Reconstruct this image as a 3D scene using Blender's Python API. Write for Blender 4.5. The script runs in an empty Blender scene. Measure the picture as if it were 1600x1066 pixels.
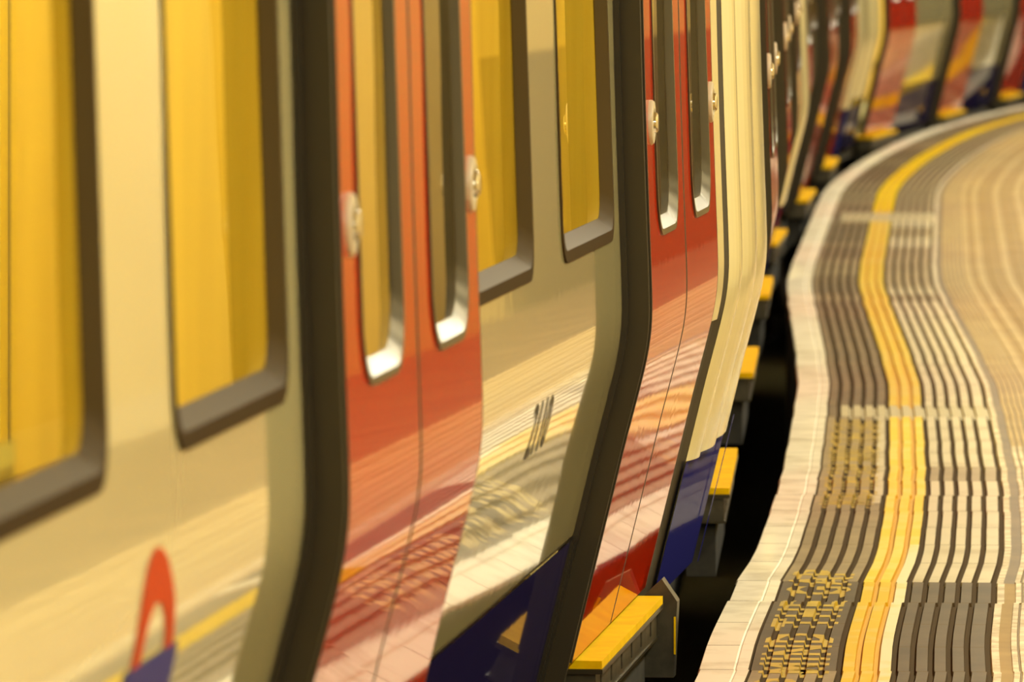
import bpy, bmesh, math, random, bisect
from mathutils import Vector, Matrix
from mathutils.geometry import delaunay_2d_cdt

random.seed(7)
scene = bpy.context.scene
col = scene.collection
F_PX, H_CAM, Y_HOR, P_Z = 11700.0, 1.52, -165.0, -0.050     # lens in pixels of a 1600 px frame, eye height, horizon row

# ------------------------------------------------------------------ materials
def new_mat(name):
    m = bpy.data.materials.new(name); m.use_nodes = True
    nt = m.node_tree
    return m, nt, nt.nodes['Principled BSDF']

def add_bump(nt, bsdf, scale, distance, stretch=(1, 1, 1), detail=2.0, coat=False):
    tc = nt.nodes.new('ShaderNodeTexCoord')
    mp = nt.nodes.new('ShaderNodeMapping'); mp.inputs['Scale'].default_value = stretch
    nz = nt.nodes.new('ShaderNodeTexNoise'); nz.inputs['Scale'].default_value = scale
    nz.inputs['Detail'].default_value = detail
    bp = nt.nodes.new('ShaderNodeBump'); bp.inputs['Strength'].default_value = 1.0
    bp.inputs['Distance'].default_value = distance
    nt.links.new(tc.outputs['Object'], mp.inputs['Vector'])
    nt.links.new(mp.outputs['Vector'], nz.inputs['Vector'])
    nt.links.new(nz.outputs['Fac'], bp.inputs['Height'])
    nt.links.new(bp.outputs['Normal'], bsdf.inputs['Normal'])
    if coat:
        nt.links.new(bp.outputs['Normal'], bsdf.inputs['Coat Normal'])

def paint(name, color, rough=0.06, coat=1.0, bump=6e-5, coat_rough=0.03, spec=0.5):
    m, nt, b = new_mat(name)
    b.inputs['Base Color'].default_value = (*color, 1)
    b.inputs['Roughness'].default_value = rough
    b.inputs['Specular IOR Level'].default_value = spec
    b.inputs['Coat Weight'].default_value = coat
    b.inputs['Coat Roughness'].default_value = coat_rough
    b.inputs['Coat IOR'].default_value = 1.5
    if bump:
        add_bump(nt, b, 7.0, bump, (1, 2.0, 1.0), 2.0, True)
    return m

def plain(name, color, rough=0.5, metal=0.0, spec=0.5, vary=0.0, scale=6.0, stretch=(1, 1, 1), color2=None, detail=6.0, lo=0.35, hi=0.65, bump=0.0):
    m, nt, b = new_mat(name)
    b.inputs['Base Color'].default_value = (*color, 1)
    b.inputs['Roughness'].default_value = rough
    b.inputs['Metallic'].default_value = metal
    b.inputs['Specular IOR Level'].default_value = spec
    if color2 is not None or vary:
        tc = nt.nodes.new('ShaderNodeTexCoord')
        mp = nt.nodes.new('ShaderNodeMapping'); mp.inputs['Scale'].default_value = stretch
        nz = nt.nodes.new('ShaderNodeTexNoise'); nz.inputs['Scale'].default_value = scale
        nz.inputs['Detail'].default_value = detail; nz.inputs['Roughness'].default_value = 0.6
        rp = nt.nodes.new('ShaderNodeValToRGB')
        c2 = color2 if color2 is not None else tuple(c * (1 - vary) for c in color)
        rp.color_ramp.elements[0].position = lo; rp.color_ramp.elements[0].color = (*c2, 1)
        rp.color_ramp.elements[1].position = hi; rp.color_ramp.elements[1].color = (*color, 1)
        nt.links.new(tc.outputs['Object'], mp.inputs['Vector'])
        nt.links.new(mp.outputs['Vector'], nz.inputs['Vector'])
        nt.links.new(nz.outputs['Fac'], rp.inputs['Fac'])
        nt.links.new(rp.outputs['Color'], b.inputs['Base Color'])
    if bump:
        add_bump(nt, b, 60.0, bump)
    return m

def emit(name, color, strength):
    m, nt, b = new_mat(name)
    b.inputs['Base Color'].default_value = (*color, 1)
    b.inputs['Emission Color'].default_value = (*color, 1)
    b.inputs['Emission Strength'].default_value = strength
    return m

def glass(name, tint, ior=1.75, rough=0.0, bump=0.0, gloss=(1, 1, 1)):
    m = bpy.data.materials.new(name); m.use_nodes = True
    nt = m.node_tree; nt.nodes.clear()
    out = nt.nodes.new('ShaderNodeOutputMaterial')
    mix = nt.nodes.new('ShaderNodeMixShader')
    tr = nt.nodes.new('ShaderNodeBsdfTransparent'); tr.inputs['Color'].default_value = (*tint, 1)
    gl = nt.nodes.new('ShaderNodeBsdfGlossy'); gl.inputs['Roughness'].default_value = rough
    gl.inputs['Color'].default_value = (*gloss, 1)
    fr = nt.nodes.new('ShaderNodeFresnel'); fr.inputs['IOR'].default_value = ior
    nt.links.new(fr.outputs['Fac'], mix.inputs['Fac'])
    nt.links.new(tr.outputs['BSDF'], mix.inputs[1])
    nt.links.new(gl.outputs['BSDF'], mix.inputs[2])
    nt.links.new(mix.outputs['Shader'], out.inputs['Surface'])
    if bump:
        tc = nt.nodes.new('ShaderNodeTexCoord')
        mp = nt.nodes.new('ShaderNodeMapping'); mp.inputs['Scale'].default_value = (1, 1, 0.15)
        nz = nt.nodes.new('ShaderNodeTexNoise'); nz.inputs['Scale'].default_value = 9.0
        bp = nt.nodes.new('ShaderNodeBump'); bp.inputs['Distance'].default_value = bump
        nt.links.new(tc.outputs['Object'], mp.inputs['Vector'])
        nt.links.new(mp.outputs['Vector'], nz.inputs['Vector'])
        nt.links.new(nz.outputs['Fac'], bp.inputs['Height'])
        nt.links.new(bp.outputs['Normal'], gl.inputs['Normal'])
        nt.links.new(bp.outputs['Normal'], fr.inputs['Normal'])
    return m

M = {}
M['cream'] = paint('cream body paint', (0.88, 0.80, 0.43))
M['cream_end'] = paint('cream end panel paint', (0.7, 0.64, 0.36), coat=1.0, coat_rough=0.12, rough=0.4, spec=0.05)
M['red'] = paint('red door paint', (0.50, 0.021, 0.001), spec=0.0, coat=0.85)
M['blue'] = paint('navy blue skirt paint', (0.014, 0.011, 0.06), coat=0.5, rough=0.6, spec=0.0)
M['rubber'] = plain('black rubber', (0.022, 0.017, 0.010), 0.6, spec=0.3)
M['black'] = plain('black lettering', (0.02, 0.018, 0.014), 0.5)
M['seal'] = plain('dark brown seal', (0.034, 0.026, 0.013), 0.5, spec=0.3)
M['ledge'] = plain('inner window rebate painted lighter', (0.062, 0.043, 0.021), 0.5, spec=0.12)  # lighter copy of the frame tone, light from above painted in
M['frame'] = plain('dark window frame', (0.046, 0.028, 0.011), 0.6, spec=0.03)
M['alloy'] = plain('grey metal window surround', (0.085, 0.072, 0.046), 0.34, metal=0.8)
M['beige'] = plain('beige button boss', (0.55, 0.48, 0.34), 0.35)
M['chrome'] = plain('chrome button', (0.85, 0.80, 0.70), 0.12, metal=1.0)
M['glass'] = glass('saloon window glass', (0.78, 0.72, 0.30), 1.7, bump=1.2e-5, gloss=(0.96, 0.83, 0.32))
M['doorglass'] = glass('door window glass', (0.62, 0.54, 0.30), 1.45, bump=1.2e-5)
M['clear'] = glass('clear partition glass', (0.9, 0.9, 0.85), 1.45)
M['step'] = plain('yellow step paint', (0.86, 0.57, 0.0), 0.7, spec=0.08, color2=(0.74, 0.46, 0.0), scale=14, detail=8)
M['steel'] = plain('grey underframe steel', (0.1, 0.088, 0.06), 0.45, metal=0.5, vary=0.4, scale=20)
M['under'] = plain('dirty underframe', (0.05, 0.045, 0.035), 0.8, vary=0.5, scale=10)
M['roof'] = plain('grey roof paint', (0.3, 0.29, 0.26), 0.6)
M['lining'] = plain('interior lining', (0.86, 0.67, 0.25), 0.4, color2=(0.62, 0.46, 0.14), scale=14, stretch=(1.6, 1, 0.03), detail=3)
M['doorin'] = plain('door inner lining', (0.42, 0.33, 0.13), 0.5)
M['ifloor'] = plain('interior floor', (0.16, 0.15, 0.14), 0.5, vary=0.3, scale=60)
M['moquette'] = plain('seat moquette', (0.10, 0.14, 0.16), 0.9, color2=(0.24, 0.20, 0.06), scale=40)
M['pole'] = plain('yellow grab pole', (0.85, 0.62, 0.03), 0.3)
M['bellows'] = plain('bellows rubber', (0.03, 0.027, 0.022), 0.8)
M['iled'] = emit('interior light strip', (1.0, 0.86, 0.32), 29.0)
M['blue_end'] = paint('blue end skirt paint', (0.016, 0.018, 0.15), coat=0.12, rough=0.6, spec=0.0)
M['ringred'] = plain('roundel red', (0.52, 0.055, 0.010), 0.5, spec=0.05)
M['ringblue'] = plain('roundel blue', (0.03, 0.03, 0.22), 0.5, spec=0.1)

# platform
M['white'] = plain('worn white nosing paint', (0.8, 0.74, 0.6), 0.45, color2=(0.52, 0.45, 0.32), scale=7, lo=0.28, hi=0.55)
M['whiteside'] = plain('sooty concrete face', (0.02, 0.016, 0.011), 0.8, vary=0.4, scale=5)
M['joint'] = plain('dirty tile joint', (0.16, 0.115, 0.06), 0.9, spec=0.1)
M['groove'] = plain('dirt in grooves', (0.075, 0.047, 0.02), 0.9, spec=0.1)
M['grey'] = plain('dark grey rib tile', (0.115, 0.084, 0.044), 0.55, spec=0.22, color2=(0.08, 0.058, 0.03), scale=5)
M['taupe'] = plain('taupe rib tile', (0.31, 0.235, 0.125), 0.55, spec=0.22, vary=0.25, scale=6)
M['brown'] = plain('brown rib tile', (0.2, 0.137, 0.066), 0.55, spec=0.22, vary=0.3, scale=5)
M['pale'] = plain('pale rib tile', (0.62, 0.54, 0.37), 0.4, color2=(0.46, 0.38, 0.23), scale=4, lo=0.3, hi=0.5)  # lighter tone given to whole stretches of rib
M['palemid'] = plain('tan rib tile', (0.38, 0.29, 0.16), 0.42, color2=(0.28, 0.2, 0.1), scale=4)
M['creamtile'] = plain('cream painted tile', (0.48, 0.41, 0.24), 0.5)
M['yellow'] = plain('yellow line paint', (0.72, 0.48, 0.008), 0.40, color2=(0.72, 0.53, 0.09), scale=9, lo=0.42, hi=0.50)
M['yworn_glare'] = plain('worn yellow line paint with glare tint', (0.80, 0.55, 0.03), 0.45, spec=0.25, color2=(0.80, 0.61, 0.13), scale=5, lo=0.4, hi=0.55)  # worn paint, with a little of the glare painted in as well
M['yglare'] = plain('yellow line paint with painted glare', (0.86, 0.79, 0.50), 0.35, color2=(0.84, 0.66, 0.20), scale=7, lo=0.32, hi=0.5)  # near-white glare on the line painted in as colour
M['ybright'] = plain('fresh yellow line paint', (0.7, 0.5, 0), 0.8, spec=0.05)
M['ygroove'] = plain('yellow paint in grooves', (0.62, 0.34, 0), 0.5)
M['letter'] = plain('yellow lettering paint', (0.56, 0.39, 0.035), 0.45, color2=(0.42, 0.28, 0.025), scale=12)
M['grout'] = plain('pale grout strip', (0.72, 0.63, 0.46), 0.7, color2=(0.40, 0.31, 0.19), scale=16)
M['tan'] = plain('tan paving', (0.35, 0.235, 0.085), 0.65, spec=0.15, color2=(0.27, 0.175, 0.06), scale=4)
M['tanlight'] = plain('light tan paving', (0.45, 0.325, 0.14), 0.6, spec=0.2, color2=(0.36, 0.25, 0.1), scale=4)
M['backfloor'] = plain('dark brown paving', (0.17, 0.095, 0.032), 0.7, spec=0.1, vary=0.3, scale=3)
M['tandark'] = plain('dark tan joints', (0.19, 0.125, 0.052), 0.6)
M['stain'] = plain('dark stain', (0.10, 0.075, 0.045), 0.7)
M['tilewall'] = plain('glazed yellow cream wall tiles', (0.76, 0.63, 0.3), 0.3, color2=(0.7, 0.57, 0.25), scale=1.2)
M['tiledark'] = plain('wall tiles with painted falloff', (0.62, 0.46, 0.15), 0.4, color2=(0.52, 0.37, 0.11), scale=1.2)  # this and the next two: fading light painted into the tile colour
M['tiledim'] = plain('wall tiles painted dimmest', (0.09, 0.055, 0.018), 0.5)
M['tilemid'] = plain('wall tiles painted dimmer', (0.4, 0.29, 0.1), 0.4)
M['tileband'] = plain('cream pilaster tiles', (0.8, 0.7, 0.42), 0.3)
M['ceil'] = plain('cream ceiling', (0.70, 0.62, 0.45), 0.7)
M['tunnel'] = plain('sooty tunnel wall', (0.07, 0.06, 0.05), 0.9, vary=0.4)
M['ballast'] = plain('sooty track bed', (0.04, 0.035, 0.028), 0.95, vary=0.5, scale=25)
M['rail'] = plain('rail steel', (0.25, 0.2, 0.16), 0.35, metal=0.8)
M['housing'] = plain('white lamp housing', (0.8, 0.8, 0.78), 0.5)

# ------------------------------------------------------------------ mesh helpers
class MB:
    """faces with optional per-corner normals and material slots -> one mesh object"""
    def __init__(self):
        self.v, self.f, self.mi, self.n, self.mats = [], [], [], [], []
    def slot(self, mat):
        if mat not in self.mats: self.mats.append(mat)
        return self.mats.index(mat)
    def face(self, pts, mat, normals=None):
        i = len(self.v); self.v.extend([tuple(p) for p in pts])
        self.f.append(tuple(range(i, i + len(pts)))); self.mi.append(self.slot(mat)); self.n.append(normals)
    def quads(self, A, B, mat, closed=True):
        n = len(A)
        for k in range(n if closed else n - 1):
            j = (k + 1) % n
            self.face((A[k], A[j], B[j], B[k]), mat)
    def box(self, x0, x1, y0, y1, z0, z1, mat):
        p = [(x, y, z) for x in (x0, x1) for y in (y0, y1) for z in (z0, z1)]
        for q in ((0, 1, 3, 2), (4, 6, 7, 5), (0, 4, 5, 1), (2, 3, 7, 6), (0, 2, 6, 4), (1, 5, 7, 3)):
            self.face([p[k] for k in q], mat)
    def tube(self, path, r, mat, n=10):
        rings = []
        for k, p in enumerate(path):
            a = Vector(path[max(0, k - 1)]); b = Vector(path[min(len(path) - 1, k + 1)])
            t = (b - a).normalized()
            u = t.orthogonal().normalized() if k == 0 else (u - t * u.dot(t)).normalized()
            w = t.cross(u)
            rings.append([Vector(p) + (u * math.cos(q * 2 * math.pi / n) + w * math.sin(q * 2 * math.pi / n)) * r for q in range(n)])
        for a, b in zip(rings, rings[1:]): self.quads(a, b, mat)
        self.face(rings[0][::-1], mat); self.face(rings[-1], mat)
    def lathe(self, prof, origin, mat, axis='x', n=28):
        rings = []
        for (h, r) in prof:
            ring = []
            for q in range(n):
                a = 2 * math.pi * q / n
                if axis == 'x': p = (h, r * math.cos(a), r * math.sin(a))
                elif axis == 'y': p = (r * math.cos(a), h, r * math.sin(a))
                else: p = (r * math.cos(a), r * math.sin(a), h)
                ring.append(Vector(origin) + Vector(p))
            rings.append(ring)
        ms = mat if isinstance(mat, list) else [mat] * (len(prof) - 1)
        for k, (a, b) in enumerate(zip(rings, rings[1:])): self.quads(a, b, ms[k])
        self.face(rings[-1], ms[-1]); self.face(rings[0][::-1], ms[0])
    def build(self, name, parent=None, smooth=None, merge=True):
        me = bpy.data.meshes.new(name)
        custom = any(n is not None for n in self.n)
        me.from_pydata(self.v, [], self.f)
        for m in self.mats: me.materials.append(M[m])
        me.polygons.foreach_set('material_index', self.mi)
        if custom:
            me.polygons.foreach_set('use_smooth', [True] * len(self.f))
            me.update()
            ln = []
            for pi, poly in enumerate(me.polygons):
                ns = self.n[pi]
                for k in range(poly.loop_total):
                    ln.append(tuple(ns[k]) if ns is not None else tuple(poly.normal))
            me.normals_split_custom_set(ln)
        else:
            if merge:
                bm = bmesh.new(); bm.from_mesh(me)
                bmesh.ops.remove_doubles(bm, verts=bm.verts, dist=1e-5)
                bmesh.ops.recalc_face_normals(bm, faces=bm.faces)
                bm.to_mesh(me); bm.free()
            if smooth:
                me.polygons.foreach_set('use_smooth', [True] * len(me.polygons))
                me.set_sharp_from_angle(angle=math.radians(smooth))
        me.update()
        o = bpy.data.objects.new(name, me); col.objects.link(o)
        if parent is not None: o.parent = parent
        return o

def empty(name, loc=(0, 0, 0), rz=0.0):
    o = bpy.data.objects.new(name, None); o.empty_display_size = 0.2
    o.location = loc; o.rotation_euler = (0, 0, rz); col.objects.link(o)
    return o

def tag(o, label=None, cat=None, group=None, kind=None):
    if label: o['label'] = label
    if cat: o['category'] = cat
    if group: o['group'] = group
    if kind: o['kind'] = kind
    return o

def copy_tree(o, parent=None):
    c = o.copy(); col.objects.link(c)
    c.parent = parent
    for ch in list(o.children): copy_tree(ch, c)
    return c

def interp(tab, x):
    if x <= tab[0][0]:
        (a, b), (c, d) = tab[0], tab[1]; return b + (d - b) * (x - a) / (c - a)
    for (a, b), (c, d) in zip(tab, tab[1:]):
        if x <= c: return b + (d - b) * (x - a) / (c - a)
    (a, b), (c, d) = tab[-2], tab[-1]; return d + (d - b) * (x - c) / (c - a)

# ------------------------------------------------------------------ platform edge line
EDGE_PX = [(1085, 1066), (1105, 1000), (1139, 934), (1181, 860), (1215, 762), (1234, 680), (1246, 600), (1240, 532),
           (1232, 480), (1228, 443), (1234, 421), (1249, 384), (1268, 339), (1286, 298), (1315, 272), (1360, 243),
           (1420, 214), (1470, 196), (1530, 180), (1600, 165)]
def yd(y): return (H_CAM - P_Z) * F_PX / (y - Y_HOR)     # distance of a platform point from its photo row
edge = []
for (px, py) in EDGE_PX:
    d = (H_CAM - P_Z) * F_PX / (py - Y_HOR); edge.append((d, (px - 800) * d / F_PX))
d0, X0 = edge[0]
near = [(d0 - k, X0 - 0.085 * k - 0.002 * k * k) for k in (18, 12, 8, 5, 3, 1.5)]
d1, X1 = edge[-1]
far = [(d1 + k, X1 + 0.20 * k + 0.003 * k * k) for k in (2, 5, 9, 14, 20)]
edge = near + edge + far
STEP = 0.245
def edge_raw(d): return interp(edge, d)
def edge_x(d):
    w = 0.35 + max(0, d - 30) * 0.06
    return sum(edge_raw(d + w * k / 4) for k in range(-4, 5)) / 9
# stations along the line; tile joints every two stations, each tile set slightly out of true
stations = []      # [distance, x, sideways set of the tile, tile number, is a joint]
d = -3.0; j = 0; rj = random.Random(3)
while d < 72:
    g = 0.007
    o0, o1 = (rj.gauss(0, 0.0016), rj.gauss(0, 0.0016)) if d < 45 else (0, 0)
    stations.append([d, edge_x(d), o0, j, False]); stations.append([d + STEP, edge_x(d + STEP), (o0 + o1) / 2, j, False])
    stations.append([d + 2 * STEP - g, edge_x(d + 2 * STEP - g), o1, j, True])
    d += 2 * STEP; j += 1
normals_ = []
for k in range(len(stations)):
    a = stations[max(0, k - 3)]; b = stations[min(len(stations) - 1, k + 3)]
    t = Vector((b[1] - a[1], b[0] - a[0], 0)).normalized()
    normals_.append(Vector((t.y, -t.x, 0)))
st_d = [q[0] for q in stations]
def at(k, u, z):
    s = stations[k]; return Vector((s[1], s[0], 0)) + normals_[k] * (u * 1.033 + s[2]) + Vector((0, 0, z + P_Z))
def at_d(dd, u, z):
    k = max(0, min(len(stations) - 2, bisect.bisect_right(st_d, dd) - 1)); f = (dd - st_d[k]) / (st_d[k + 1] - st_d[k])
    return at(k, u, z) * (1 - f) + at(k + 1, u, z) * f

PITCH = 0.0358; GR = 0.0105; RIB_H = 0.009
def strip(mb, u0, z0, u1, z1, matf, k0=0, k1=None, joints=False):
    for k in range(k0, (k1 or len(stations)) - 1):
        m = 'joint' if joints and stations[k][4] else matf(stations[k][0] + STEP / 2, k)
        mb.face((at(k, u0, z0), at(k, u1, z1), at(k + 1, u1, z1), at(k + 1, u0, z0)), m)

# white nosing
nose = MB()
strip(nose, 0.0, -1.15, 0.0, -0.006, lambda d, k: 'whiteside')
strip(nose, 0.0, -0.006, 0.004, 0.004, lambda d, k: 'white')
strip(nose, 0.004, 0.004, 0.070, 0.004, lambda d, k: 'white', joints=True)
strip(nose, 0.070, 0.004, 0.073, 0.0015, lambda d, k: 'white')
strip(nose, 0.073, 0.0015, 0.076, 0.004, lambda d, k: 'white')
strip(nose, 0.076, 0.004, 0.099, 0.004, lambda d, k: 'white')
strip(nose, 0.099, 0.004, 0.103, -0.006, lambda d, k: 'groove')
# ribbed coping
tr = random.Random(11); tile_r = {}
def rnd(k, i):
    key = (stations[k][3], i)
    if key not in tile_r: tile_r[key] = tr.random()
    return tile_r[key]
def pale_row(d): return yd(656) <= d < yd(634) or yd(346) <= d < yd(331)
def left_mat(i):
    def f(d, k):
        if pale_row(d): return 'brown' if i == 0 else 'creamtile'
        if yd(1056) <= d < yd(914): return 'grey'
        if yd(914) <= d < yd(792): return 'taupe'
        if yd(792) <= d < yd(656): return 'palemid' if i < 4 else 'pale'
        if yd(634) <= d < yd(540): return 'brown'
        if d < yd(1085): return 'brown'
        if d < yd(1056): return 'taupe'
        return 'taupe' if rnd(k, 50) < 0.45 else 'brown'
    return f
def yel_mat(i):
    def f(d, k):
        if pale_row(d): return 'creamtile'
        if d >= yd(338): return 'ybright'
        if d < yd(1075): return 'ybright'
        if d < yd(850) and i == 2: return 'yglare'
        if yd(914) < d < yd(650): return 'yworn_glare'
        return 'yworn_glare' if (yd(1150) < d < yd(914) and i == 2) else 'yellow'
    return f
def right_mat(i):
    def f(d, k):
        if pale_row(d): return 'creamtile'
        if d < yd(1090): return 'brown'
        if d < yd(1060): return 'pale'
        if d < yd(917): return 'grey'
        if d < yd(656): return 'palemid' if yd(752) < d < yd(728) else 'pale'
        if d < yd(346): return 'pale' if d < yd(500) or rnd(k, 70) < 0.35 else 'palemid'
        return 'taupe'
    return f
cop = MB(); u = 0.103
ribs = []
for i in range(5): ribs.append((left_mat(i), 'groove', 'L'))
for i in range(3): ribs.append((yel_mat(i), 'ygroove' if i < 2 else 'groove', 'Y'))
for i in range(5): ribs.append((right_mat(i), 'groove', 'R'))
rib_u = []
for i, (mf, gm, kind) in enumerate(ribs):
    w = PITCH - GR if i < 12 else PITCH - GR + 0.006
    a, b, c = u + 0.0015, u + w - 0.0015, u + w
    strip(cop, u, -0.006, a, 0.003, mf)
    strip(cop, a, 0.003, b, 0.003, mf, joints=kind != 'Y')
    strip(cop, b, 0.003, c, -0.006, lambda d, k, g=gm: g)
    strip(cop, c, -0.006, c + GR, -0.006, lambda d, k, g=gm, i=i: ('creamtile' if pale_row(d) and i > 0 else g))
    rib_u.append((a, b, c, c + GR)); u = c + GR
U_END = u
# pale grout, brown slip strip
strip(cop, U_END, -0.006, U_END + 0.002, 0.002, lambda d, k: 'grout')
strip(cop, U_END + 0.002, 0.002, U_END + 0.017, 0.002, lambda d, k: 'grout')
strip(cop, U_END + 0.017, 0.002, U_END + 0.041, 0.001, lambda d, k: 'tan' if d < yd(914) else 'brown')
# paving behind the coping: shallow ribs
pav = MB(); u = U_END + 0.041; n_r = 0
while u < 2.70:
    wide = 0.030 if n_r % 1 == 0 else 0.026
    if u < U_END + 0.12:
        strip(pav, u, 0.001, u + 0.001, 0.004, lambda d, k: 'grout')
        strip(pav, u + 0.001, 0.004, u + 0.0125, 0.004, lambda d, k: 'grout' if d < yd(700) else 'tanlight')
        strip(pav, u + 0.0125, 0.004, u + 0.0135, 0.001, lambda d, k: 'tandark')
        strip(pav, u + 0.0135, 0.001, u + 0.017, 0.001, lambda d, k: 'tandark')
        u += 0.017
    elif u < 1.7:
        def pm(d, k, n=n_r):
            if (yd(368) < d < yd(340) and n == 13) or (yd(450) < d < yd(392) and n == 7): return 'stain'
            return 'tanlight' if (n * 7) % 5 < 3 else 'tan'
        strip(pav, u, 0.001, u + 0.002, 0.004, pm)
        strip(pav, u + 0.002, 0.004, u + wide, 0.004, pm)
        strip(pav, u + wide, 0.004, u + wide + 0.002, 0.001, lambda d, k: 'tandark')
        strip(pav, u + wide + 0.002, 0.001, u + 0.054, 0.001, lambda d, k: 'tan')
        u += 0.054; n_r += 1
    else:
        strip(pav, u, 0.001, 2.75, 0.001, lambda d, k: 'backfloor'); u = 3
floor = pav.build('floor'); tag(floor, 'tan ribbed platform paving beside the train', 'platform', kind='structure')
cop_o = cop.build('trim_1'); tag(cop_o, 'ribbed platform edge tiles with a yellow line', 'platform edge', kind='structure')
nose_o = nose.build('trim_2'); tag(nose_o, 'worn white platform nosing along the gap', 'platform edge', kind='structure')

# lettering painted across the left ribs, read from the platform
def lettering(text, dstart, dend, parent):
    cu = bpy.data.curves.new('lettering', 'FONT'); cu.body = text; cu.size = 1.0
    cu.offset = 0.032; cu.resolution_u = 2; cu.space_character = 1.2
    ob = bpy.data.objects.new('lettering', cu); col.objects.link(ob)
    dg = bpy.context.evaluated_depsgraph_get(); me = bpy.data.meshes.new_from_object(ob.evaluated_get(dg))
    bpy.data.objects.remove(ob)
    bm = bmesh.new(); bm.from_mesh(me)
    xs = [v.co.x for v in bm.verts]; ys = [v.co.y for v in bm.verts]
    ua, ub = rib_u[4][0] + 0.010, rib_u[0][0] + 0.012    # foot of the letters (platform side) to their heads (train side)
    for v in bm.verts:
        fx = (v.co.x - min(xs)) / (max(xs) - min(xs)); fy = (v.co.y - min(ys)) / (max(ys) - min(ys))
        v.co = Vector((dstart + fx * (dend - dstart), ua + fy * (ub - ua), 0))
    mb = MB()
    zones = []
    for i in range(5):
        a, b, c, e = rib_u[i]; zones += [(a, b, 0.0036, 0.0036), (b, c, 0.0036, -0.0054), (c, e, -0.0054, -0.0054), (e, e + 0.0015, -0.0054, 0.0036)]
    for (a, b, za, zb) in zones:
        b2 = bm.copy()
        for co, no in (((0, a, 0), (0, -1, 0)), ((0, b, 0), (0, 1, 0))):
            bmesh.ops.bisect_plane(b2, geom=b2.verts[:] + b2.edges[:] + b2.faces[:], plane_co=co, plane_no=no, clear_outer=True)
        for q in st_d:
            if dstart - 0.1 < q < dend + 0.1:
                bmesh.ops.bisect_plane(b2, geom=b2.verts[:] + b2.edges[:] + b2.faces[:], plane_co=(q, 0, 0), plane_no=(1, 0, 0))
        for f in b2.faces:
            pts = []
            for v in f.verts:
                t = (v.co.y - a) / max(1e-6, b - a); z = za + (zb - za) * min(1, max(0, t))
                pts.append(at_d(v.co.x, v.co.y, z))
            mb.face(pts, 'letter')
        b2.free()
    bm.free(); bpy.data.meshes.remove(me)
    return mb.build('platform_lettering', parent)
L1 = lettering('MIND THE GAP', yd(1054), yd(892), cop_o)
L2 = lettering('MIND THE GAP', yd(790), yd(727), cop_o)
L3 = lettering('MIND THE GAP', yd(722), yd(658), cop_o)
L4 = lettering('GAP', yd(1112), yd(1062), cop_o)

# ------------------------------------------------------------------ station shell
def sweep(name, pts, mat, kind='structure', every=4):
    mb = MB(); ks = list(range(0, len(stations), every * 3 // 2))
    for (ua, za), (ub, zb) in zip(pts, pts[1:]):
        for k, l in zip(ks, ks[1:]):
            m = mat(stations[k][0], za, zb) if callable(mat) else mat
            mb.face((at(k, ua, za), at(l, ua, za), at(l, ub, zb), at(k, ub, zb)), m)
    o = mb.build(name); tag(o, kind=kind); return o
wr = sweep('wall_right', [(2.75, 0.0), (2.75, 0.12), (2.75, 1.0), (2.75, 2.2), (2.75, 3.4)], lambda d, za, zb: ('tileband' if int(d / 0.98) % 4 == 0 or za < 0.05 else 'tilewall') if d < 25 else 'tiledark' if d < 30 else 'tiledim' if za < 0.9 else 'tilemid')  # colour steps darker with distance, standing in for light falloff
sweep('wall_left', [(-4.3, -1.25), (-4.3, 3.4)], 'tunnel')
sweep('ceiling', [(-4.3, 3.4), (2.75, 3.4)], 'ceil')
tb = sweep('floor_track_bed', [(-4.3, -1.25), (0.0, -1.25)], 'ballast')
for q, uu in enumerate((-0.80, -2.235)):
    r = sweep('trim_%d' % (3 + q), [(uu - 0.035, -1.24), (uu - 0.035, -1.08), (uu + 0.035, -1.08), (uu + 0.035, -1.24)], 'rail')

# added lamps over the platform, out of view, placed to match the light
LIGHT = (1.0, 0.925, 0.67)
n_l = 0
lamp_mesh = None
kk = 0
dd = 1.0
while dd < 66:
    p = at_d(dd, 1.70, 2.75); p2 = at_d(dd + 0.3, 1.70, 2.75)
    ang = math.atan2(-(p2.x - p.x), p2.y - p.y)
    lamp = empty('added_strip_lamp', p, ang)
    tag(lamp, 'added white fluorescent strip lamp above the platform, out of view', 'lamp', 'added strip lamps over the platform')
    if lamp_mesh is None:
        mb = MB(); mb.box(-0.11, 0.11, -0.8, 0.8, 0.02, 0.10, 'housing')
        mb.box(-0.01, 0.01, -0.6, -0.58, 0.10, 0.70, 'housing'); mb.box(-0.01, 0.01, 0.58, 0.6, 0.10, 0.70, 'housing')
        h = mb.build('housing', lamp); lamp_mesh = h
    else:
        h = lamp_mesh.copy(); col.objects.link(h); h.parent = lamp
    ld = bpy.data.lights.new('tube', 'AREA'); ld.shape = 'RECTANGLE'; ld.size = 0.16; ld.size_y = 1.5
    ld.energy = 60; ld.color = LIGHT
    lo = bpy.data.objects.new('tube', ld); col.objects.link(lo); lo.parent = lamp; lo.location = (0, 0, 0.01)
    dd += 2.4

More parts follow.
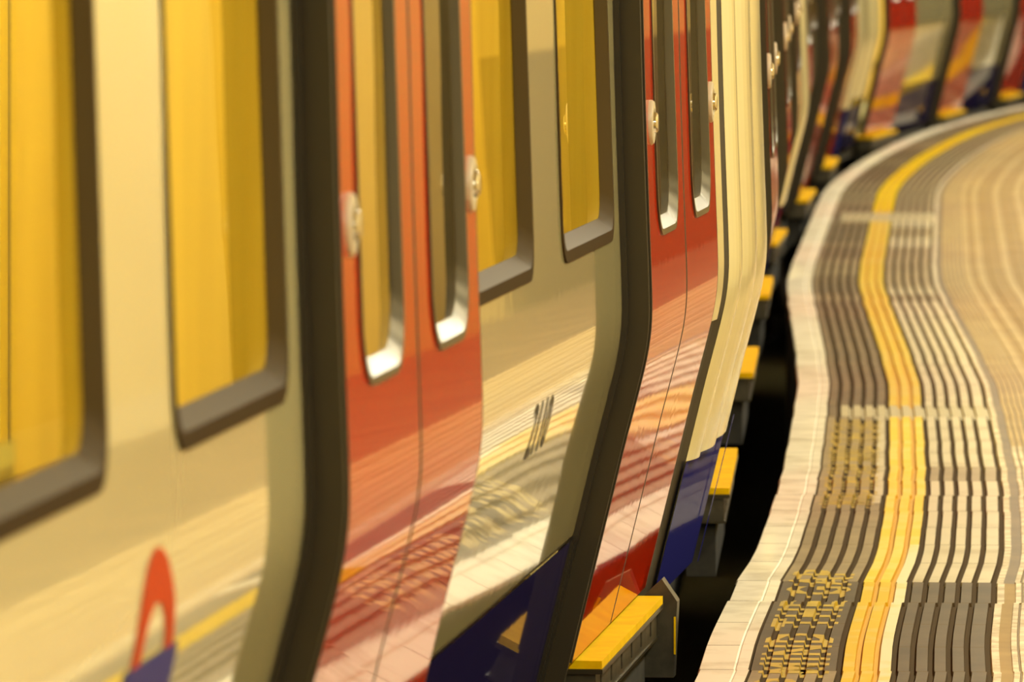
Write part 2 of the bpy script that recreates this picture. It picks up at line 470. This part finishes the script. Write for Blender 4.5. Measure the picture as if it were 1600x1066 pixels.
# ------------------------------------------------------------------ the carriage
PROF = [(-0.05, -0.177), (0.028, -0.158), (0.093, -0.1422), (0.158, -0.1262), (0.223, -0.1102), (0.327, -0.0845), (0.393, -0.0684),
        (0.458, -0.0526), (0.523, -0.0353), (0.588, -0.0184), (0.630, -0.0088), (0.660, -0.0038), (0.69, -0.0010), (0.72, 0.0),
        (0.784, -0.0016), (0.914, -0.0065), (1.044, -0.0110), (1.175, -0.0148), (1.305, -0.018), (1.6, -0.028), (1.8, -0.040),
        (1.95, -0.062), (2.10, -0.11), (2.25, -0.20), (2.38, -0.34), (2.48, -0.55), (2.55, -0.85), (2.58, -1.40)]
def po(z):
    w = 0.022
    return sum(interp(PROF, z + w * k / 3) for k in range(-3, 4)) / 7
def pn(z):
    e = 0.01; dz = (po(z + e) - po(z - e)) / (2 * e)
    return Vector((1, 0, -dz)).normalized()
REC = -0.055
CAR_HALF = 6.62
DOORS = (-4.54, 0.0, 4.54)
WIN_Z0, WIN_Z1 = 0.860, 1.72

def rrect(s0, s1, z0, z1, r, n=7):
    pts = []
    for (cx, cz, a0) in ((s1 - r, z0 + r, -90), (s1 - r, z1 - r, 0), (s0 + r, z1 - r, 90), (s0 + r, z0 + r, 180)):
        for k in range(n + 1):
            a = math.radians(a0 + 90 * k / n); pts.append((cx + r * math.cos(a), cz + r * math.sin(a)))
    return pts

def inside(p, poly):
    x, y = p; c = False
    for (x0, y0), (x1, y1) in zip(poly, poly[1:] + poly[:1]):
        if (y0 > y) != (y1 > y) and x < (x1 - x0) * (y - y0) / (y1 - y0) + x0: c = not c
    return c

Z_LINES = [-0.02, 0.028, 0.06, 0.10, 0.14, 0.18, 0.22, 0.255, 0.285] + [round(0.32 + 0.02 * k, 3) for k in range(31)] + \
          [0.97, 1.02, 1.07, 1.12, 1.17, 1.22, 1.27, 1.32, 1.37, 1.42, 1.5, 1.6, 1.7, 1.8, 1.88, 1.95, 2.0, 2.05, 2.1, 2.15, 2.2, 2.25, 2.3, 2.35, 2.4, 2.45, 2.5, 2.55, 2.58]
def skin(mb, outline, holes, offset, mat, flat=False, ofs=None):
    """surface following the carriage profile, cut to an outline in (s, z) with holes"""
    verts, edges = [], []
    def dense(poly):
        out = []
        for p, q in zip(poly, poly[1:] + poly[:1]):
            out.append(p)
            cuts = [z for z in Z_LINES if min(p[1], q[1]) + 0.003 < z < max(p[1], q[1]) - 0.003]
            if q[1] < p[1]: cuts.reverse()
            out += [(p[0] + (q[0] - p[0]) * (z - p[1]) / (q[1] - p[1]), z) for z in cuts]
        return out
    outline = dense(outline); holes = [dense(h) for h in holes]
    def loop(poly):
        i = len(verts); verts.extend([Vector(p) for p in poly])
        edges.extend([(i + k, i + (k + 1) % len(poly)) for k in range(len(poly))])
    loop(outline)
    for h in holes: loop(h)
    ss = [p[0] for p in outline]; zs = [p[1] for p in outline]
    s0, s1, z0, z1 = min(ss), max(ss), min(zs), max(zs)
    ns = max(1, int((s1 - s0) / 0.12))
    for z in Z_LINES:
        if z0 + 0.004 < z < z1 - 0.004:
            for k in range(0, ns + 1):
                p = (s0 + (s1 - s0) * (0.02 + 0.96 * k / ns), z)
                if inside(p, outline) and not any(inside(p, h) for h in holes): verts.append(Vector(p))
    v, e, f, _, _, _ = delaunay_2d_cdt(verts, edges, [], 0, 1e-5)
    for t in f:
        c = (sum(v[i].x for i in t) / 3, sum(v[i].y for i in t) / 3)
        if not inside(c, outline) or any(inside(c, h) for h in holes): continue
        a, b, d3 = [v[i] for i in t]
        if (b - a).cross(d3 - a) < 0: t = t[::-1]
        pts = [(po(v[i].y) + offset, v[i].x, v[i].y) for i in t]
        mb.face(pts, mat, [pn(v[i].y) for i in t])

def rim(mb, loop_in, offs, mat):
    """walls following loops given as (loop, offset) pairs"""
    rows = [[Vector((po(z) + o, s, z)) for (s, z) in lp] for lp, o in zip(loop_in, offs)]
    for k, (A, B) in enumerate(zip(rows, rows[1:])): mb.quads(A, B, mat[k] if isinstance(mat, list) else mat)

def inset(s0, s1, z0, z1, r, side, bottom, top):
    return rrect(s0 + side, s1 - side, z0 + bottom, z1 - top, max(0.02, r - side))

def window(parent, name, s0, s1, z0, z1, r, base, glass_mat, frame_mat, pane_name, flange=0.022, depth=0.022):
    L0 = rrect(s0, s1, z0, z1, r)
    L2 = inset(s0, s1, z0, z1, r, 0.012, flange, 0.012)
    L3 = inset(s0, s1, z0, z1, r, 0.016, flange + 0.022, 0.016)
    mb = MB(); rim(mb, [L0, L0, L2, L3], [base - 0.012, base + 0.004, base + 0.004, base - depth], frame_mat)
    fr = mb.build(name, parent, smooth=35)
    mg = MB(); skin(mg, L3, [], base - depth + 0.001, glass_mat); mg.build(pane_name, fr)
    return fr, L0

def make_carriage():
    root = empty('train_carriage')
    # --- body side with window openings
    body = MB()
    wins = []
    for dl, dr in ((DOORS[0] + 0.80, DOORS[1] - 0.80), (DOORS[1] + 0.80, DOORS[2] - 0.80)):
        ws = [(dl + 0.337, dl + 1.303), (dr - 1.145, dr - 0.170)]
        wins += ws
        holes = [rrect(a, b, WIN_Z0, WIN_Z1, 0.07) for a, b in ws]
        skin(body, [(dl, 0.285), (dr, 0.285), (dr, 1.95), (dl, 1.95)], holes, REC, 'cream')
        skirt = MB(); skin(skirt, [(dl, -0.02), (dr, -0.02), (dr, 0.275), (dl, 0.275)], [], REC, 'blue')
        skin(skirt, [(dl, 0.275), (dr, 0.275), (dr, 0.285), (dl, 0.285)], [], REC - 0.004, 'rubber')
        tag(skirt.build('skirt', root), 'navy blue skirt panel')
    skin(body, [(-CAR_HALF, 1.95), (CAR_HALF, 1.95), (CAR_HALF, 2.58), (-CAR_HALF, 2.58)], [], REC + 0.02, 'cream')
    # roof, far side and ends
    W = -2.80 + REC; EW = CAR_HALF - 0.24
    zs = [z for z in Z_LINES if z >= 1.95]
    for za, zb in zip(zs, zs[1:]):
        body.face([(W - po(za), EW, za), (W - po(za), -EW, za), (W - po(zb), -EW, zb), (W - po(zb), EW, zb)], 'cream')
    body.face([(po(2.58) + REC, -CAR_HALF, 2.58), (po(2.58) + REC, CAR_HALF, 2.58), (W - po(2.58), EW, 2.58), (W - po(2.58), -EW, 2.58)], 'roof')
    body.face([(W, EW, -0.02), (W, -EW, -0.02), (W, -EW, 1.95), (W, EW, 1.95)], 'lining')
    body.box(W, -0.24, -EW, EW, -0.10, 0.0, 'under')
    for e in (-1, 1):
        def ey(x): return e * (CAR_HALF - 0.24 * (-0.22 - x) / (-0.22 - W))
        for (xa, xb) in ((-0.22, -0.95), (-1.85, W)):
            body.face([(xa, ey(xa), 0.0), (xb, ey(xb), 0.0), (xb, ey(xb), 2.1), (xa, ey(xa), 2.1)], 'lining')
        body.face([(-0.22, ey(-0.22), 2.1), (W, ey(W), 2.1), (W + 0.3, ey(W + 0.3), 2.5), (-0.5, ey(-0.5), 2.5)], 'lining')
    # end posts: narrow flush strip, black gap, fluted cream panel
    for e in (-1, 1):
        a = DOORS[2] + 0.81; skirt = MB()
        def S(x): return e * x
        def quad(s0, s1, z0, z1, o0, o1, mat, mb=body, slope=0.0):
            if e < 0: o0 -= 0.045; o1 -= 0.045
            zl = [z0] + [z for z in Z_LINES if z0 < z < z1] + [z1]
            for za, zb in zip(zl, zl[1:]):
                p = [(po(za) + o0, S(s0), za), (po(za) + o1, S(s1), za), (po(zb) + o1, S(s1), zb), (po(zb) + o0, S(s0), zb)]
                tilt = -(o1 - o0) / (s1 - s0) * e + slope
                N = [pn(za) + Vector((0, tilt, 0)), pn(za) + Vector((0, tilt, 0)), pn(zb) + Vector((0, tilt, 0)), pn(zb) + Vector((0, tilt, 0))]
                N = [q.normalized() for q in N]
                if e < 0: p = p[::-1]; N = N[::-1]
                mb.face(p, mat, N)
        quad(a, a + 0.15, 0.60, 1.95, -0.010, 0.000, 'cream_end')
        quad(a, a + 0.15, -0.02, 0.60, -0.012, -0.006, 'rubber')
        quad(a + 0.15, a + 0.235, 0.60, 1.95, 0.000, 0.003, 'rubber')
        quad(a + 0.15, a + 0.235, -0.02, 0.60, -0.006, 0.003, 'rubber')
        for (sa, sb, ba, bb, bulge) in ((a + 0.235, a + 0.47, 0.004, 0.012, 0.014), (a + 0.47, a + 0.90, 0.008, 0.014, 0.016), (a + 0.90, a + 1.17, 0.013, 0.018, 0.004)):
            n = 8
            def oo(t): return ba + (bb - ba) * t + bulge * math.sin(math.pi * min(1, t * 1.0))
            for q in range(n):
                t0, t1 = q / n, (q + 1) / n
                quad(sa + (sb - sa) * t0, sa + (sb - sa) * t1, 0.285, 1.95, oo(t0), oo(t1), 'cream_end')
        quad(a + 1.17, a + 1.24, 0.285, 1.95, 0.018, 0.0, 'cream_end')
        quad(a + 0.20, a + 1.20, -0.02, 0.285, 0.008, 0.012, 'blue_end' if e > 0 else 'blue', skirt)
        quad(a + 1.20, a + 1.235, -0.02, 0.32, 0.024, 0.024, 'blue_end', skirt)
        body.face([(po(z) + 0.0, S(a + 1.24), z) for z in Z_LINES if z <= 1.95] + [(-0.25, S(a + 1.24), 1.95), (-0.25, S(a + 1.24), -0.02)], 'rubber')
        tag(skirt.build('skirt', root), 'navy blue skirt panel')
    b = body.build('body', root)
    # --- windows
    for (s0, s1) in wins:
        window(root, 'window', s0, s1, WIN_Z0, WIN_Z1, 0.07, REC, 'glass', ['frame', 'frame', 'ledge'], 'pane')
    # --- doors
    for c in DOORS:
        for side in (-1, 1):
            s0, s1 = (c - 0.80, c - 0.004) if side < 0 else (c + 0.004, c + 0.80)
            w0, w1 = s0 + 0.165, s1 - 0.165
            mb = MB()
            hole = rrect(w0, w1, 0.85, 1.76, 0.10)
            e0, e1 = s0 + 0.010, s1 - 0.010
            skin(mb, [(e0, 0.034), (e1, 0.034), (e1, 1.95), (e0, 1.95)], [hole], 0.0, 'red')
            skin(mb, [(s0, 0.034), (e0, 0.034), (e0, 1.95), (s0, 1.95)], [], 0.0, 'seal')
            skin(mb, [(e1, 0.034), (s1, 0.034), (s1, 1.95), (e1, 1.95)], [], 0.0, 'seal')
            skin(mb, [(s0, 0.034), (s1, 0.034), (s1, 1.95), (s0, 1.95)], [hole], -0.0175, 'doorin')
            zl = [0.034] + [z for z in Z_LINES if 0.034 < z < 1.95] + [1.95]
            for s, fl in ((s0, 1), (s1, 0)):
                for za, zb in zip(zl, zl[1:]):
                    q = [(po(za), s, za), (po(za) - 0.035, s, za), (po(zb) - 0.035, s, zb), (po(zb), s, zb)]
                    mb.face(q if not fl else q[::-1], 'seal')
            mb.face([(po(0.034), s0, 0.034), (po(0.034) - 0.035, s0, 0.034), (po(0.034) - 0.035, s1, 0.034), (po(0.034), s1, 0.034)], 'seal')
            dr_ = mb.build('door', root)
            window(dr_, 'window_frame', w0, w1, 0.85, 1.76, 0.10, 0.0, 'doorglass', 'alloy', 'pane', flange=0.012, depth=0.014)
            for ch in list(dr_.children):
                for g in list(ch.children): g.parent = dr_; g.name = 'door_pane'
            # passenger button
            bs = s0 + 0.085 if side < 0 else s1 - 0.085
            bt = MB(); zb_ = 1.077
            bt.lathe([(-0.006, 0.044), (0.004, 0.044), (0.008, 0.041), (0.009, 0.028), (0.006, 0.026), (0.006, 0.021), (0.013, 0.020), (0.016, 0.016), (0.016, 0.001)],
                     (po(zb_), bs, zb_), ['beige', 'beige', 'beige', 'beige', 'rubber', 'chrome', 'chrome', 'chrome'])
            bo = bt.build('door_button', dr_, smooth=40); tag(bo, 'round beige door button with chrome centre')
        # black surround: posts either side standing proud of the body
        fr = MB()
        zl = [-0.03] + [z for z in Z_LINES if -0.02 < z < 1.99] + [1.99]
        for e in (-1, 1):
            def post(sa, sb, o0, o1, mat, z0=-0.03, z1=1.99):
                zz = [z0] + [z for z in zl if z0 < z < z1] + [z1]
                for za, zb in zip(zz, zz[1:]):
                    A = [(po(za) + o0, c + e * sa, za), (po(za) + o1, c + e * sa, za), (po(za) + o1, c + e * sb, za), (po(za) + o0, c + e * sb, za)]
                    B = [(po(zb) + o0, c + e * sa, zb), (po(zb) + o1, c + e * sa, zb), (po(zb) + o1, c + e * sb, zb), (po(zb) + o0, c + e * sb, zb)]
                    fr.quads(A, B, mat, closed=True)
                fr.face([(po(z0) + o0, c + e * sa, z0), (po(z0) + o1, c + e * sa, z0), (po(z0) + o1, c + e * sb, z0), (po(z0) + o0, c + e * sb, z0)], mat)
            endpost = (c == DOORS[2] and e > 0) or (c == DOORS[0] and e < 0)
            if not endpost:
                post(0.802, 0.822, REC - 0.02, -0.004, 'seal')
                post(0.822, 0.840, REC - 0.02, REC + 0.012, 'rubber')
                post(0.840, 0.862, REC - 0.02, REC + 0.006, 'alloy', -0.03, 0.275)
        fr.box(-0.26, -0.075, c - 0.84, c + 0.84, 1.955, 1.99, 'seal')
        fr.build('door_surround', root)
        # step plate under the doors
        st = MB(); xs_ = -0.158
        st.box(xs_ - 0.06, xs_ + 0.049, c - 0.68, c + 0.68, 0.010, 0.026, 'step')
        st.box(xs_ - 0.06, xs_ + 0.0505, c - 0.685, c + 0.685, 0.000, 0.0095, 'alloy')
        so = st.build('step_plate', root); tag(so, 'bright yellow step plate under the doors')
        br = MB()
        br.box(xs_ - 0.06, xs_ + 0.036, c - 0.675, c + 0.675, -0.058, -0.001, 'steel')
        br.box(xs_ - 0.06, xs_ + 0.040, c - 0.675, c + 0.675, -0.064, -0.058, 'alloy')
        br.box(xs_ - 0.06, xs_ + 0.014, c - 0.64, c + 0.64, -0.20, -0.064, 'under')
        for q in range(6):
            br.box(xs_ + 0.036, xs_ + 0.0375, c - 0.58 + q * 0.22, c - 0.56 + q * 0.22, -0.045, -0.012, 'rubber')
        br.build('step_bracket', root, smooth=30)
    # --- below the floor
    un = MB()
    un.box(W + 0.2, -0.30, -EW, EW, -0.35, -0.10, 'under')
    for (y0, y1) in ((-1.9, -0.2), (0.1, 1.5)):
        un.box(-1.2, -0.36, y0, y1, -0.75, -0.35, 'under')
        un.box(W + 0.4, -1.7, y0, y1, -0.75, -0.35, 'under')
    un.build('underframe', root)
    for by in (-4.4, 4.4):
        bg = MB()
        for x in (-0.55, -2.25):
            bg.box(x - 0.08, x + 0.08, by - 1.5, by + 1.5, -0.62, -0.46, 'under')
            bg.box(x - 0.12, x + 0.12, by - 0.35, by + 0.35, -0.75, -0.45, 'under')
        bg.box(-2.3, -0.5, by - 0.3, by + 0.3, -0.6, -0.4, 'under')
        bo = bg.build('bogie', root)
        for wy in (-1.0, 1.0):
            wb = MB()
            for x in (-0.67, -2.10):
                wb.lathe([(-0.06, 0.10), (-0.06, 0.38), (0.05, 0.37), (0.06, 0.34), (0.06, 0.10)], (x, by + wy, -0.70), 'rail', 'x', 28)
            wb.lathe([(-2.2, 0.07), (-0.6, 0.07)], (0, by + wy, -0.70), 'under', 'x', 12)
            wb.build('wheelset', bo, smooth=40)
    # --- saloon
    fl = MB(); fl.box(W + 0.02, -0.235, -EW, EW, 0.0, 0.028, 'ifloor'); fl.build('saloon_floor', root)
    ce = MB(); ce.box(W + 0.25, -0.42, -EW, EW, 2.20, 2.22, 'lining'); ce.build('saloon_ceiling', root)
    for x in (-0.85, -1.98):
        ls = MB(); ls.box(x - 0.09, x + 0.09, -EW, EW, 2.185, 2.199, 'iled'); ls.build('light_strip', root)
    for dl, dr in ((DOORS[0] + 0.86, DOORS[1] - 0.86), (DOORS[1] + 0.86, DOORS[2] - 0.86)):
        lining = MB(); lining.box(-0.26, -0.23, dl, dr, 0.03, 0.80, 'lining'); lining.build('side_lining', root)
    for dl, dr in ((DOORS[0] + 0.95, DOORS[1] - 0.95), (DOORS[1] + 0.95, DOORS[2] - 0.95)):
        for near_ in (True, False):
            n = 5; w = (dr - dl) / n
            for q in range(n):
                sm = MB(); y0, y1 = dl + q * w + 0.015, dl + (q + 1) * w - 0.015
                if near_:
                    sm.box(-0.72, -0.27, y0, y1, 0.38, 0.47, 'moquette'); sm.box(-0.34, -0.27, y0, y1, 0.47, 0.84, 'moquette')
                else:
                    sm.box(W + 0.04, W + 0.50, y0, y1, 0.38, 0.47, 'moquette'); sm.box(W + 0.04, W + 0.11, y0, y1, 0.47, 0.88, 'moquette')
                sm.build('seat', root)
        for y in (dl - 0.03, dr + 0.03):
            for x0, x1 in ((-0.70, -0.28), (W + 0.05, W + 0.47)):
                sc = MB(); sc.box(x0, x1, y - 0.006, y + 0.006, 0.75, 1.75, 'clear'); sc.box(x0, x1, y - 0.012, y + 0.012, 0.2, 0.75, 'lining')
                sc.build('draught_screen', root)
            for x in (-0.74, W + 0.51):
                p = MB(); p.tube([(x, y, 0.03), (x, y, 2.19)], 0.018, 'pole', 10); p.build('grab_pole', root)
    def bright_panel(name, y0, y1, inner):  # added panels behind the glass, put in to brighten the windows
        pm_ = MB(); zz = [0.45, 0.5, 0.55, 0.6, 0.65, 0.7, 0.75, 0.9, 1.1, 1.3, 1.5, 1.7, 1.85, 1.98]
        for za, zb in zip(zz, zz[1:]):
            A = [(inner, y0, za), (po(za) + REC - 0.026, y0, za), (po(za) + REC - 0.026, y1, za), (inner, y1, za)]
            B = [(inner, y0, zb), (po(zb) + REC - 0.026, y0, zb), (po(zb) + REC - 0.026, y1, zb), (inner, y1, zb)]
            pm_.quads(A, B, 'lining')
        pm_.build(name, root)
    for c in DOORS:
        for e in (-1, 1):
            if abs(c + e * 0.9) < DOORS[2] + 0.5:
                y0, y1 = sorted((c + e * 0.830, c + e * 0.885)); bright_panel('door_bright_panel', y0, y1, -0.32)
    for q in (0, 2): bright_panel('window_bright_panel', wins[q][1] + 0.01, wins[q + 1][0] - 0.01, -0.165)
    for c in DOORS:
        p = MB(); p.tube([(-1.42, c, 0.03), (-1.42, c, 2.19)], 0.018, 'pole', 10); p.build('grab_pole', root)
    # gangway bellows at the far end
    gw = MB()
    for q in range(4):
        y = CAR_HALF - 0.12 + q * 0.024
        gw.box(-1.88, -0.92, y, y + 0.014, 0.0, 2.2, 'bellows'); gw.box(-1.85, -0.95, y + 0.014, y + 0.024, 0.05, 2.15, 'bellows')
    gw.build('gangway_bellows', root)
    return root

CARS = [((-0.130, 10.74), 0.1078), ((0.893, 24.05), 0.0455), ((1.605, 37.30), 0.0690), ((3.158, 51.36), 0.158)]
LAB = ['cream carriage nearest the camera with sharp red doors and roundel',
       'second carriage seen edge-on behind the fluted cream end panel',
       'blurred third carriage with dark red doors at the start of the bend',
       'most distant blurred carriage turning broadside on the bend, red doors and navy skirt']
proto = make_carriage()
cars = [proto] + [copy_tree(proto) for _ in range(3)]
for o, ((X, Y), sl), lb in zip(cars, CARS, LAB):
    o.location = (X, Y, 0); o.rotation_euler = (0, 0, -math.atan(sl))
    tag(o, lb, 'train carriage', 'carriages of the train')

# end bracket beyond the last step plate of the near carriage
eb = MB(); xs_ = -0.158; cy = DOORS[2] + 0.70
pl = [(xs_ - 0.05, -0.15), (xs_ + 0.070, -0.15), (xs_ + 0.078, 0.012), (xs_ + 0.045, 0.060), (xs_ - 0.02, 0.0)]
A = [(x, cy, z) for x, z in pl]; B = [(x, cy + 0.06, z) for x, z in pl]
eb.quads(A, B, 'steel'); eb.face(A, 'steel'); eb.face(B[::-1], 'steel')
eb.box(xs_ + 0.071, xs_ + 0.075, cy - 0.004, cy, -0.10, -0.02, 'step')
eb.build('end_bracket', cars[0])

# running number on the side of the near carriage
cu = bpy.data.curves.new('number', 'FONT'); cu.body = '2110'; cu.size = 1.0; cu.offset = 0.012; cu.resolution_u = 2
ob = bpy.data.objects.new('number', cu); col.objects.link(ob)
me = bpy.data.meshes.new_from_object(ob.evaluated_get(bpy.context.evaluated_depsgraph_get())); bpy.data.objects.remove(ob)
bm = bmesh.new(); bm.from_mesh(me); bpy.data.meshes.remove(me)
for q in range(1, 12):
    bmesh.ops.bisect_plane(bm, geom=bm.verts[:] + bm.edges[:] + bm.faces[:], plane_co=(0, q * 0.06, 0), plane_no=(0, 1, 0))
mxx = max(v.co.x for v in bm.verts); mxy = max(v.co.y for v in bm.verts)
nb = MB()
for f in bm.faces:
    pts = []
    for v in f.verts:
        sy, z = 2.18 + v.co.x / mxx * 0.33, 0.545 + v.co.y / mxy * 0.095
        pts.append((po(z) + REC + 0.0012, sy, z))
    nb.face(pts, 'black')
bm.free()
nb.build('running_number', cars[0])

# roundel on the near carriage: ring and bar lying on the side panel
def on_side(mb, poly, off, mat, cs, cz):
    skin(mb, [(cs + a, cz + b) for a, b in poly], [], off, mat)
rs, rz, R = -2.10, 0.605, 0.16
rd = MB()
ring_o = [(rs + R * math.cos(a * math.pi / 32), rz + R * math.sin(a * math.pi / 32)) for a in range(64)]
ring_i = [(rs + R * 0.60 * math.cos(a * math.pi / 32), rz + R * 0.60 * math.sin(a * math.pi / 32)) for a in range(64)]
skin(rd, ring_o, [ring_i], REC + 0.0012, 'ringred')
skin(rd, [(rs - 0.195, rz - 0.033), (rs + 0.195, rz - 0.033), (rs + 0.195, rz + 0.033), (rs - 0.195, rz + 0.033)], [], REC + 0.0022, 'ringblue')
ro = rd.build('roundel', cars[0]); tag(ro, 'red ring with a blue bar')

# ------------------------------------------------------------------ world, camera
w = bpy.data.worlds.new('station air'); scene.world = w; w.use_nodes = True
w.node_tree.nodes['Background'].inputs['Color'].default_value = (1.0, 0.8, 0.45, 1)
w.node_tree.nodes['Background'].inputs['Strength'].default_value = 0.03

cd = bpy.data.cameras.new('camera'); cam = bpy.data.objects.new('camera', cd); col.objects.link(cam)
cam.location = (0, 0, H_CAM); cam.rotation_euler = (math.radians(90), 0, 0)
cd.sensor_width = 36.0; cd.sensor_fit = 'HORIZONTAL'
cd.lens = F_PX / 1600 * 36
cd.shift_y = -(533 - Y_HOR) / 1600
cd.clip_end = 300; cd.clip_start = 0.1
cd.dof.use_dof = True; cd.dof.focus_distance = 15.5; cd.dof.aperture_fstop = 9.5
scene.camera = cam

scene.view_settings.view_transform = 'Standard'
scene.view_settings.look = 'None'
scene.view_settings.gamma = 1.0
scene.view_settings.use_curve_mapping = False
scene.view_settings.exposure = 0.0
scene.cycles.use_denoising = True
scene.cycles.max_bounces = 10
scene.cycles.glossy_bounces = 5
scene.cycles.transparent_max_bounces = 16
scene.cycles.sample_clamp_indirect = 6.0
